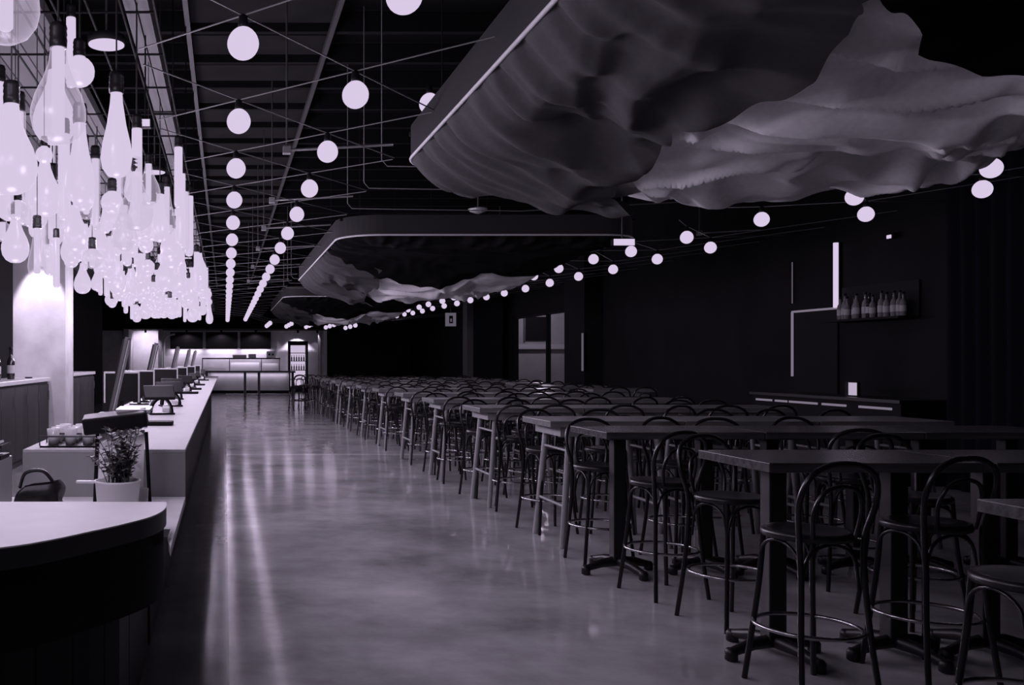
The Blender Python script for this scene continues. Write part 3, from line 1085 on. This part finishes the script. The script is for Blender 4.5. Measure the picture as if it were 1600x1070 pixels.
def make_canopy():
    t = thing('fabric_canopy', 'x', 'canopy', (0, 0, 0))
    fr = MB()
    a, b, c, d = outline(0.0), outline(0.25), outline(0.25, inset=0.03), outline(0.0, inset=0.03)
    k = len(a)
    fr.add(a + b + c + d, [f for i in range(k) for j in [(i + 1) % k] for f in ((i, j, k + j, k + i), (k + i, k + j, 2 * k + j, 2 * k + i), (2 * k + i, 2 * k + j, 3 * k + j, 3 * k + i), (3 * k + i, 3 * k + j, j, i))])
    fr.build('frame_band', 'canopy_band', t)
    MB().tube(outline(-0.012), 0.013, 8, closed=True).build('rope_trim', 'rope', t)

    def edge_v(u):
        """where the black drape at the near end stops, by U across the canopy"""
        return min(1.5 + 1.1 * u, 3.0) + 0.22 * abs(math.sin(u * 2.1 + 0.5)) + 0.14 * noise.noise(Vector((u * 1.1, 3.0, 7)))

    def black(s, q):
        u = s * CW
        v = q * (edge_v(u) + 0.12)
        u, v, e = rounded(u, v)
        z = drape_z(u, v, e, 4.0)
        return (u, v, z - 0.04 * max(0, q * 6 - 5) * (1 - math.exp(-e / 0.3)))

    def dark(s, q):
        for _ in range(2):
            v0 = edge_v(s * border(2.8)) - 0.06
            v = v0 + q * (CL - v0)
        w_ = border(v)
        u, v, e = rounded(s * w_, v)
        z = drape_z(u, v, e, 4.0)
        lip = max(0.0, 1 - (1 - s) * w_ / 0.35)
        return (u, v, z - 0.03 * lip * (1 - math.exp(-e / 0.3)))

    def light(s, q):
        v0 = edge_v(0.75 + s * (CW - 0.75)) - 0.06
        v = v0 + q * (CL - v0)
        b_ = border(v) - 0.25
        u, v, e = rounded(b_ + s * (CW - b_), v)
        z = drape_z(u, v, e, 4.0, True)
        n_ = max(0.0, 1 - (u - b_) / 0.6)
        return (u, v, z + 0.03 + 0.15 * n_)

    MB().grid(dark, 80, 230).build('drape', 'drape_dark', t)['label'] = 'dark charcoal drape'
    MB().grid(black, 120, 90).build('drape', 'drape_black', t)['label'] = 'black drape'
    MB().grid(light, 150, 170).build('drape', 'drape_light', t)['label'] = 'pale drape'
    for u in (0.3, CW / 2, CW - 0.3):
        for v in (0.3, CL / 2, CL - 0.3):
            MB().tube([(u, v, 0.22), (u, v, 2.04)], 0.006, 5).build('hanger', 'black', t)
    cb = MB()
    for v in (0.3, CL / 2, CL - 0.3):
        cb.box(0.03, CW - 0.03, v - 0.02, v + 0.02, 0.21, 0.245)
    cb.build('crossbar', 'black', t)
    return t


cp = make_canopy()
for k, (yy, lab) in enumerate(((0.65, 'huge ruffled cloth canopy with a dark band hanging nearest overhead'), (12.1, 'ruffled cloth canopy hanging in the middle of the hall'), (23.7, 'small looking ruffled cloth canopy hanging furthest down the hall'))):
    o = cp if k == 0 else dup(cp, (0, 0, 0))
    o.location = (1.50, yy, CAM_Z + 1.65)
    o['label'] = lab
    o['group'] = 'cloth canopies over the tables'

# ================================================================== bar stools
def make_stool():
    t = thing('bar_stool', 'x', 'bar stool', (0, 0, 0))
    MB().lathe([(0.15, 0.715), (0.185, 0.72), (0.193, 0.733), (0.193, 0.745), (0.185, 0.757), (0.165, 0.757), (0.10, 0.748), (0.002, 0.746)], 28).build('seat', 'seat', t)
    half = [(-0.195, -0.21, 0.0), (-0.172, -0.175, 0.30), (-0.158, -0.158, 0.55), (-0.163, -0.152, 0.74), (-0.19, -0.185, 0.90), (-0.165, -0.215, 1.02), (-0.09, -0.225, 1.075), (0.0, -0.228, 1.088)]
    pts = half + [(-x, y, z) for x, y, z in half[-2::-1]]
    MB().tube(spline(pts, 4), 0.0135, 8).build('back_frame', 'stool', t)
    inn = [(-0.105, -0.165, 0.742), (-0.118, -0.185, 0.86), (-0.085, -0.208, 0.955), (0.0, -0.216, 0.985)]
    MB().tube(spline(inn + [(-x, y, z) for x, y, z in inn[-2::-1]], 4), 0.010, 8).build('back_hoop', 'stool', t)
    for s in (-1, 1):
        MB().tube(spline([(s * 0.128, 0.125, 0.73), (s * 0.143, 0.143, 0.45), (s * 0.185, 0.185, 0.0)], 4), 0.0135, 8).build('leg', 'stool', t)
    ring = [(0.222 * math.cos(2 * PI * i / 32), 0.222 * math.sin(2 * PI * i / 32), 0.30) for i in range(32)]
    MB().tube(ring, 0.010, 8, closed=True).build('foot_ring', 'chrome', t)
    for a in range(4):
        an = a * PI / 2
        c, s = math.cos(an), math.sin(an)
        pts = [(-0.145, 0.14, 0.50), (-0.11, 0.145, 0.66), (0.0, 0.15, 0.71), (0.11, 0.145, 0.66), (0.145, 0.14, 0.50)]
        MB().tube(spline([(x * c - y * s, x * s + y * c, z) for x, y, z in pts], 4), 0.008, 6).build('brace', 'stool', t)
    return t


# ================================================================== bar tables
TW, TD = 1.1, 0.68


def make_pedestal_table():
    t = thing('bar_table', 'x', 'bar table', (0, 0, 0))
    MB().box(0, TW, -TD / 2, TD / 2, 1.003, 1.05).build('tabletop', 'top_dark', t, bevel=0.004)
    for x in (0.22, 0.85):
        c = MB().box(x - 0.045, x + 0.045, -0.045, 0.045, 0.06, 0.99).box(x - 0.14, x + 0.14, -0.2, 0.2, 0.985, 1.003).build('column', 'iron', t, bevel=0.006)
        f = MB()
        for a in range(4):
            an = a * PI / 2 + PI / 4 * 0.35
            d = Vector((math.cos(an), math.sin(an), 0))
            f.tube([Vector((x, 0, 0.085)), Vector((x, 0, 0.075)) + d * 0.14, Vector((x, 0, 0.045)) + d * 0.27], 0.03, 8, radii=[0.04, 0.032, 0.024])
            f.lathe([(0.02, 0), (0.032, 0.008), (0.032, 0.05), (0.022, 0.066)], 10, (x + d.x * 0.27, d.y * 0.27, 0))
        f.build('cross_base', 'iron', c)
    return t


def make_trestle_table():
    t = thing('bar_table', 'x', 'bar table', (0, 0, 0))
    MB().box(0, TW, -TD / 2 - 0.02, TD / 2 + 0.02, 1.0, 1.05).build('tabletop', 'top_light', t, bevel=0.004)
    a = MB()
    a.box(0.10, TW - 0.10, -0.31, -0.285, 0.92, 1.0).box(0.10, TW - 0.10, 0.285, 0.31, 0.92, 1.0).box(0.10, 0.125, -0.285, 0.285, 0.92, 1.0).box(TW - 0.125, TW - 0.10, -0.285, 0.285, 0.92, 1.0)
    a.build('apron', 'trestle', t)
    for x, s in ((0.19, -1), (TW - 0.19, 1)):
        for yy in (-1, 1):
            MB().tube([(x, yy * 0.27, 1.0), (x + s * 0.08, yy * 0.33, 0.0)], 0.03, 4).build('leg', 'trestle', t)
        MB().tube([(x + s * 0.02, -0.285, 0.80), (x + s * 0.02, 0.285, 0.80)], 0.012, 6).build('crossbar', 'trestle', t)
        MB().tube([(x + s * 0.055, -0.31, 0.34), (x + s * 0.055, 0.31, 0.34)], 0.014, 6).build('crossbar', 'trestle', t)
    return t


pt, tt_, st0 = make_pedestal_table(), make_trestle_table(), make_stool()
used_p = {}


def place(proto, loc, rz, label, group):
    if proto.name in used_p:
        o = dup(proto, loc, rz)
    else:
        used_p[proto.name] = 1
        o = proto
        o.location = loc
        o.rotation_euler.z = rz
    o['label'] = label
    o['group'] = group
    return o


rows = [3.02, 4.86, 6.79, 7.98, 10.1, 12.25, 14.3, 16.5, 18.6, 20.85, 23.0, 25.2, 27.3]
rs = random.Random(5)
near_stools = {
    (0, 'far'): [(2.98, 3.42)],
    (1, 'near'): [(2.74, 4.37), (3.47, 4.60)],
    (1, 'far'): [(2.98, 5.48), (4.08, 5.50)],
    (2, 'near'): [(2.90, 6.18), (4.28, 6.38)],
    (2, 'far'): [(2.86, 7.08), (3.55, 7.25), (4.6, 7.28)],
    (3, 'near'): [(3.95, 7.58)],
}
for i, y in enumerate(rows):
    cols = [2.65, 3.76, 4.87] if i < 3 else [2.67, 3.78, 4.89, 6.4]
    if i == 0:
        cols = [2.72]
    if 3 <= i < 7:
        cols = cols[:3]
    for j, x in enumerate(cols):
        p = pt if i < 3 else tt_
        nm = 'dark bar table on iron pedestals' if i < 3 else 'wooden trestle bar table'
        place(p, (x, y, 0), 0, f'{nm}, {ORD[i + 1]} row from the camera, {ORD[j + 1]} from the aisle', 'tall bar tables in rows')
    lists = {}
    for side in ('near', 'far'):
        if i < 3 or (i, side) in near_stools:
            lists[side] = list(near_stools.get((i, side), []))
        else:
            lst = []
            for x in cols:
                for f in (0.30, 0.80):
                    if rs.random() < 0.10:
                        continue
                    yy = y - 0.44 if side == 'near' else y + 0.46
                    lst.append((x + f + rs.uniform(-0.05, 0.05), yy + rs.uniform(-0.06, 0.06)))
            lists[side] = lst
    for side, lst in lists.items():
        for k, (x, yy) in enumerate(lst):
            rz = (0 if side == 'near' else PI) + rs.uniform(-0.25, 0.25)
            if i == 0:
                rz = PI / 2
            place(st0, (x, yy, 0), rz, f'black bentwood bar stool, {"camera" if side == "near" else "far"} side of the {ORD[i + 1]} table row, {ORD[k + 1]} from the aisle', 'bentwood stools round the bar tables')
k = 0
for x, yy, rz in ((2.2, 28.6, 0.4), (2.7, 28.9, 2.0), (3.2, 28.7, 1.0), (2.35, 29.4, 3.0), (2.9, 29.6, -0.7), (3.5, 29.5, 2.6), (2.6, 30.2, 0.2)):
    k += 1
    place(st0, (x, yy, 0), rz, f'black bentwood stool in the loose bunch beyond the last table row, {ORD[k]} nearest', 'loose stools beyond the last row')
fb = thing('long_bar_table', 'long dark high table across the aisle in front of the food counter', 'bar table', (-0.9, 40.0, 0))
MB().box(0, 3.9, -0.35, 0.35, 1.02, 1.10).build('tabletop', 'iron', fb)
for x in (1.75, 2.35, 0.1, 3.8):
    MB().box(x - 0.055, x + 0.055, -0.05, 0.05, 0, 1.02).build('leg', 'iron', fb)

# ================================================================== food counter at the end of the hall
fk = thing('food_counter', 'pale food counter with a glowing front at the end of the hall', 'counter', (-0.75, 43.6, 0))
MB().box(0, 3.75, 0.02, 0.8, 0.14, 0.98).build('front_panel', 'plaster_grey', fk)
MB().box(0.02, 3.73, 0.08, 0.8, 0.0, 0.14).build('kick', 'black', fk)
MB().box(-0.05, 3.8, -0.16, 0.85, 0.98, 1.03).build('worktop', 'iron', fk)
al = bpy.data.lights.new('counter_strip_light', 'AREA')
al.shape = 'RECTANGLE'; al.size = 3.6; al.size_y = 0.03; al.energy = 12; al.color = TINT
ao = bpy.data.objects.new('counter_strip_light', al)
C.objects.link(ao); ao.parent = fk; ao.location = (1.87, -0.10, 0.955)
MB().box(0.05, 3.7, -0.12, -0.08, 0.962, 0.979).build('light_strip', 'e_strip', fk)
sg = thing('sneeze_guard', 'glass food display with a dark top rail on the food counter', 'display case', (-1.1, 43.8, 1.03))
MB().box(0.0, 3.7, 0, 0.04, 0.58, 0.64).build('top_rail', 'iron', sg)
for x in (0.02, 1.3, 2.8, 3.66):
    MB().box(x - 0.02, x + 0.02, 0, 0.04, 0, 0.58).build('post', 'steel', sg)
for k, (a, b, h, m) in enumerate(((0.1, 1.1, 0.2, 'pale_metal'), (1.35, 2.7, 0.42, 'white'), (2.85, 3.6, 0.38, 'paper'))):
    MB().box(a, b, 0.15, 0.5, 0.0, h).build('food_bin', m, sg)
dl = bpy.data.lights.new('added_display_light', 'AREA')  # area lamp added to brighten the food bins, no real strip
dl.shape = 'RECTANGLE'; dl.size = 3.4; dl.size_y = 0.03; dl.energy = 9; dl.color = TINT
do = bpy.data.objects.new('added_display_light', dl)
C.objects.link(do); do.parent = sg; do.location = (1.85, 0.0, 0.555); do.rotation_euler = (0.5, 0, 0)
bx = [('stack of pale trays on top of the food display', 1.45, 2.1, 0.64, 0.78), ('pale box on top of the food display', 2.2, 2.55, 0.64, 0.82)]
for lab, a, b, z0, z1 in bx:
    o = MB().box(a, b, -0.1, 0.14, z0, z1).build('food_tray', 'paper', None, bevel=0.01, loc=(-1.1, 43.83, 1.03))
    tag(o, lab, 'tray')
cm = thing('coffee_machine', 'white boxy coffee machine with dark dials beside the menu boards', 'coffee machine', (1.95, 43.8, 1.67))
MB().box(0, 0.42, -0.08, 0.1, 0, 0.32).build('body', 'white', cm, bevel=0.015)
for x in (0.13, 0.29):
    MB().lathe([(0.05, 0), (0.045, 0.02)], 14).build('dial', 'plastic', cm, loc=(x, -0.09, 0.16)).rotation_euler = (PI / 2, 0, 0)
for k, (a, b) in enumerate(((-2.75, -1.12), (-0.98, 0.62), (0.74, 2.27))):
    o = thing('menu_screen', f'blank dark menu screen above the food counter, {["nearest the bar", "in the middle", "nearest the fridge"][k]}', 'menu screen', (a, 46.3, 2.12), 0, 'menu screens above the food counter')
    MB().box(0, b - a, 0, 0.08, 0, 0.85).build('housing', 'black', o)
    MB().box(0.03, b - a - 0.03, -0.008, 0, 0.03, 0.82).build('display', 'screen', o)
    MB().box(0.2, b - a - 0.2, 0.08, 0.29, 0.3, 0.4).build('wall_bracket', 'black', o)
    ml = bpy.data.lights.new('added_menu_wall_light', 'AREA')  # area lamp added to light the wall below each screen
    ml.shape = 'RECTANGLE'; ml.size = b - a - 0.1; ml.size_y = 0.06; ml.energy = 9; ml.color = TINT
    mq = bpy.data.objects.new('added_menu_wall_light', ml)
    C.objects.link(mq); mq.parent = o; mq.location = ((b - a) / 2, 0.12, -0.02); mq.rotation_euler = (0.35, 0, 0)
fg = thing('drinks_fridge', 'glass door drinks fridge glowing white at the end wall', 'fridge', (3.12, 45.5, 0))
f_ = MB().box(0, 0.08, 0, 0.8, 0, 2.5).box(0.86, 0.94, 0, 0.8, 0, 2.5).box(0.08, 0.86, 0, 0.8, 2.3, 2.5).box(0.08, 0.86, 0, 0.8, 0, 0.2)
f_.build('cabinet', 'black', fg)
MB().box(0.08, 0.86, 0.72, 0.79, 0.2, 2.3).build('lit_back', 'e_screen', fg)
for z in (0.6, 1.05, 1.5, 1.9):
    MB().box(0.08, 0.86, 0.2, 0.7, z, z + 0.03).build('shelf', 'steel', fg)
dk2 = MB()
o = MB()
for r_, z in enumerate((1.08, 1.53)):
    for k in range(6):
        b = bottle((3.12 + 0.16 + k * 0.12, 45.85, z), 'bottle_dark' if r_ else 'bottle_pale', 0.9, f'drink bottle on the {["lower", "upper"][r_]} fridge shelf, {ORD[k + 1]} from the bar side', 'bottles in the drinks fridge')
# lit alcove left of the menu screens
struct(MB().box(-4.85, -4.62, 44.3, 46.6, 0, 3.05).build('trim_alcove', 'plaster_grey'))
struct(MB().box(-3.3, -3.12, 45.6, 46.6, 0, 3.05).build('trim_alcove', 'plaster_grey'))
ar = MB().tube(spline([(-3.05, 46.2, 0), (-3.05, 46.2, 2.2), (-2.95, 46.2, 2.7), (-2.6, 46.2, 2.85), (-2.5, 46.2, 2.85)], 6), 0.05, 8)
struct(ar.build('trim_arch', 'plaster'))


def ceiling_spot(x, y, z, power, ang, direction, label):
    t = thing('spotlight', label, 'spotlight', (x, y, z))
    MB().lathe([(0.05, 0), (0.055, 0.01), (0.055, 0.12), (0.02, 0.14)], 16).build('housing', 'black', t)
    MB().lathe([(0.001, 0.004), (0.045, 0.004)], 16, cap=False).build('lens', 'e_disc', t)
    MB().tube([(0, 0, 0.13), (0, 0, 0.225)], 0.012, 6).build('stem', 'black', t)
    spot('spot_beam', power, ang, t, (0, 0, -0.03), direction)
    return t


ceiling_spot(3.6, 46.05, 2.91, 190, 1.7, (0, 0.35, -1), 'small spotlight under the bulkhead above the drinks fridge')
for k, x in enumerate((-1.9, -0.2, 1.5)):
    ceiling_spot(x, 45.6, 2.91, 50, 2.2, (0, 0.5, -1), f'small spotlight under the bulkhead above the food counter, {ORD[k + 1]} from the bar')
ceiling_spot(-3.9, 45.4, 2.91, 130, 2.2, (0, 0.9, -1), 'small spotlight under the bulkhead over the lit alcove')
ceiling_spot(-3.15, 15.2, 3.7, 440, 0.8, (0.0, 0.45, -1), 'small spotlight under the soffit in front of the column')
ceiling_spot(4.55, 45.9, 2.91, 8, 1.2, (0, 0.5, -1), 'small dim spotlight under the bulkhead near the dark partition')
pv = thing('pale_post', 'pale upright post at the corner of the end wall by the fridge', 'post', (4.6, 46.0, 0))
MB().box(0, 0.12, 0, 0.12, 0, 3.0).build('shaft', 'plaster', pv)
MB().box(-0.04, 0.16, -0.04, 0.16, 0, 0.05).build('foot', 'plaster', pv)

# ================================================================== right-hand wall
def strip(p, q, wdt, m, label):
    t = thing('light_strip', label, 'light strip', p)
    v = Vector(q) - Vector(p)
    MB().tube([(0, 0, 0), v], wdt, 6).build('diffuser', m, t)
    MB().tube([(wdt + 0.015, 0, 0), v + Vector((wdt + 0.015, 0, 0))], wdt * 1.1, 6).build('channel', 'black', t)
    return t


strip((8.93, 13.57, 2.32), (8.93, 13.57, 3.27), 0.036, 'e_strip', 'bright upright light strip on the dark side wall')
strip((8.95, 13.57, 2.315), (8.95, 14.65, 2.315), 0.018, 'e_dim', 'thin level glow painted for the lit edge along the top of the dark doorway')  # doorway frame edges here and below: light put in as emission, no lamps
strip((8.95, 14.65, 1.30), (8.95, 14.65, 2.31), 0.018, 'e_dim', 'thin upright glow painted for the lit edge of the dark doorway')
strip((8.95, 14.65, 2.45), (8.95, 14.65, 3.1), 0.008, 'e_soft', 'faint upright glow painted for the lit edge above the dark doorway')
strip((8.5, 22.08, 1.3), (8.5, 22.08, 2.2), 0.025, 'e_soft', 'faint upright light line on the pier beside the side room window')
ws = thing('wall_spotlight', 'tiny bright spotlight high on the dark side wall', 'spotlight', (8.98, 12.4, 3.2))
MB().lathe([(0.02, -0.02), (0.045, -0.02), (0.045, 0.05), (0.02, 0.06)], 12).build('housing', 'black', ws, loc=(-0.06, 0, 0))
MB().box(-0.12, -0.105, -0.035, 0.035, -0.02, 0.025).build('lens', 'e_disc', ws)
MB().box(-0.105, 0.02, -0.012, 0.012, 0.0, 0.02).build('arm', 'black', ws)
struct(MB().box(8.97, 9.0, 13.6, 14.62, 0, 2.29).build('door_1', 'black'))
bk = thing('side_bar', 'dark side bar with lit slots under its top along the wall', 'bar counter', (8.3, 11.4, 0))
MB().box(0, 0.6, 0, 3.2, 0, 1.02).build('body', 'black', bk)
MB().box(-0.04, 0.66, -0.03, 3.23, 1.02, 1.06).build('worktop', 'iron', bk)
for k, (a, b) in enumerate(((0.15, 0.75), (1.0, 1.5), (1.6, 2.25), (2.3, 2.6), (2.68, 3.1))):
    MB().box(-0.012, 0.0, a, b, 0.93, 0.96).build('lit_slot', 'e_dim', bk)
wsh = thing('bottle_shelf', 'dim shelf of shining bottles on the dark side wall', 'shelf', (8.7, 12.0, 2.1))
MB().box(0, 0.3, 0, 1.5, 0, 0.03).build('board', 'black', wsh)
MB().box(0.27, 0.3, 0, 1.5, 0.03, 0.5).build('back_panel', 'black', wsh)
point('shelf_light', 0.5, 0.03, wsh, (-0.1, 0.75, 0.55))
rb = random.Random(9)
for k in range(13):
    bottle((8.82 + rb.uniform(-0.04, 0.04), 12.07 + k * 0.107, 2.13), 'bottle_pale' if rb.random() < 0.7 else 'bottle_dark', rb.uniform(0.95, 1.2), f'bottle on the dim side wall shelf, {ORD[k + 1]} from the curtain', 'bottles on the side wall shelf')
pt_ = thing('notice_screen', 'small bright screen standing on the side bar', 'screen', (8.5, 12.45, 1.06))
MB().box(-0.02, 0.02, 0, 0.25, 0.0, 0.2).build('housing', 'plastic', pt_)
MB().box(-0.026, -0.02, 0.01, 0.17, 0.02, 0.19).build('display', emis('lit_notice', 0.7), pt_)


def curtain_obj(x, y0, y1, z1, label, amp=0.05, pitch=0.22):
    L = y1 - y0

    def fn(s, q):
        yy = s * L
        return (amp * math.sin(yy * 2 * PI / pitch + 0.7 * noise.noise(Vector((yy, q * 2, 0)))), yy, q * z1)
    t = thing('curtain', label, 'curtain', (x, y0, 0))
    MB().grid(fn, int(L / pitch * 10), 6).build('cloth', 'curtain', t)
    MB().tube([(0, -0.1, z1 + 0.03), (0, L + 0.1, z1 + 0.03)], 0.02, 8).build('rod', 'iron', t)
    return t


curtain_obj(8.75, 8.6, 11.2, 4.2, 'dark floor length curtain closing the side wall nearest the camera')
curtain_obj(8.75, 29.3, 32.6, 4.2, 'dark floor length curtain beside the side room window')
# the side room behind the opening
struct(MB().box(12.2, 12.3, 21, 33, 0, 4).build('wall_sideroom', 'plaster_grey'))
struct(MB().box(9.2, 12.3, 21, 33, -0.1, 0).build('floor_sideroom', 'dark_wall'))
struct(MB().box(9.2, 12.3, 21, 33, 4.0, 4.1).build('ceiling_sideroom', 'ceil'))
struct(MB().box(9.2, 12.3, 33, 33.1, 0, 4).build('wall_sideroom_end', 'plaster_grey'))
wf = thing('window_frame', 'dark framed opening to the dim side room', 'window', (9.1, 23.6, 0.75))
for yy in (0.0, 1.0, 2.5, 5.42):
    MB().box(-0.06, 0.06, yy, yy + 0.08, 0, 2.15).build('mullion', 'black', wf)
MB().box(-0.06, 0.06, 0, 5.5, 0.0, 0.06).build('sill_bar', 'black', wf)
MB().box(-0.06, 0.06, 0, 5.5, 2.09, 2.15).build('head_bar', 'black', wf)
wb = thing('notice_board', 'dark board on the dim side room wall', 'board', (10.65, 32.93, 2.25))
MB().box(0, 0.75, 0, 0.05, 0, 0.85).build('panel', 'black', wb)
MB().box(-0.05, 0, -0.01, 0.05, -0.04, 0.89).build('edge', 'steel', wb)
rl = MB().box(9.2, 12.2, 32.8, 33.0, 1.95, 2.12).build('trim_sideroom', 'pale_metal')
struct(rl)
point('side_room_light', 60, 0.1, None, (10.6, 31.0, 3.4))
point('side_room_light', 20, 0.1, None, (11.3, 25.0, 3.4))
sr = thing('side_room_lamp', 'small lamp on the ceiling of the dim side room', 'lamp', (10.6, 31.0, 3.55))
MB().lathe([(0.1, 0), (0.14, 0.05), (0.14, 0.44), (0.02, 0.45)], 16).build('shade', 'black', sr)
# hanging sign
hs = thing('hanging_sign', 'small pale square sign with a dark emblem hanging by the far bulbs', 'sign', (7.6, 32.0, 2.73))
MB().box(0, 0.36, 0, 0.06, 0, 0.46).build('panel', 'e_soft', hs)
MB().box(0.12, 0.25, -0.006, 0, 0.10, 0.36).build('emblem', 'black', hs)
MB().box(0.16, 0.21, -0.008, -0.006, 0.15, 0.26).build('emblem', 'e_soft', hs)
MB().tube([(0.18, 0.03, 0.46), (0.18, 0.03, 2.5)], 0.01, 6).build('stem', 'steel', hs)
sd = thing('smoke_detector', 'pale ceiling speaker dome hanging below the near canopy end', 'detector', (X(747, 11.3), 11.3, Z(330, 11.3)))
MB().lathe([(0.02, -0.03), (0.10, 0.0), (0.12, 0.03), (0.03, 0.05)], 18).build('dome', 'pale_metal', sd)
MB().tube([(0, 0, 0.05), (0, 0, 1.88)], 0.01, 6).build('stem', 'steel', sd)
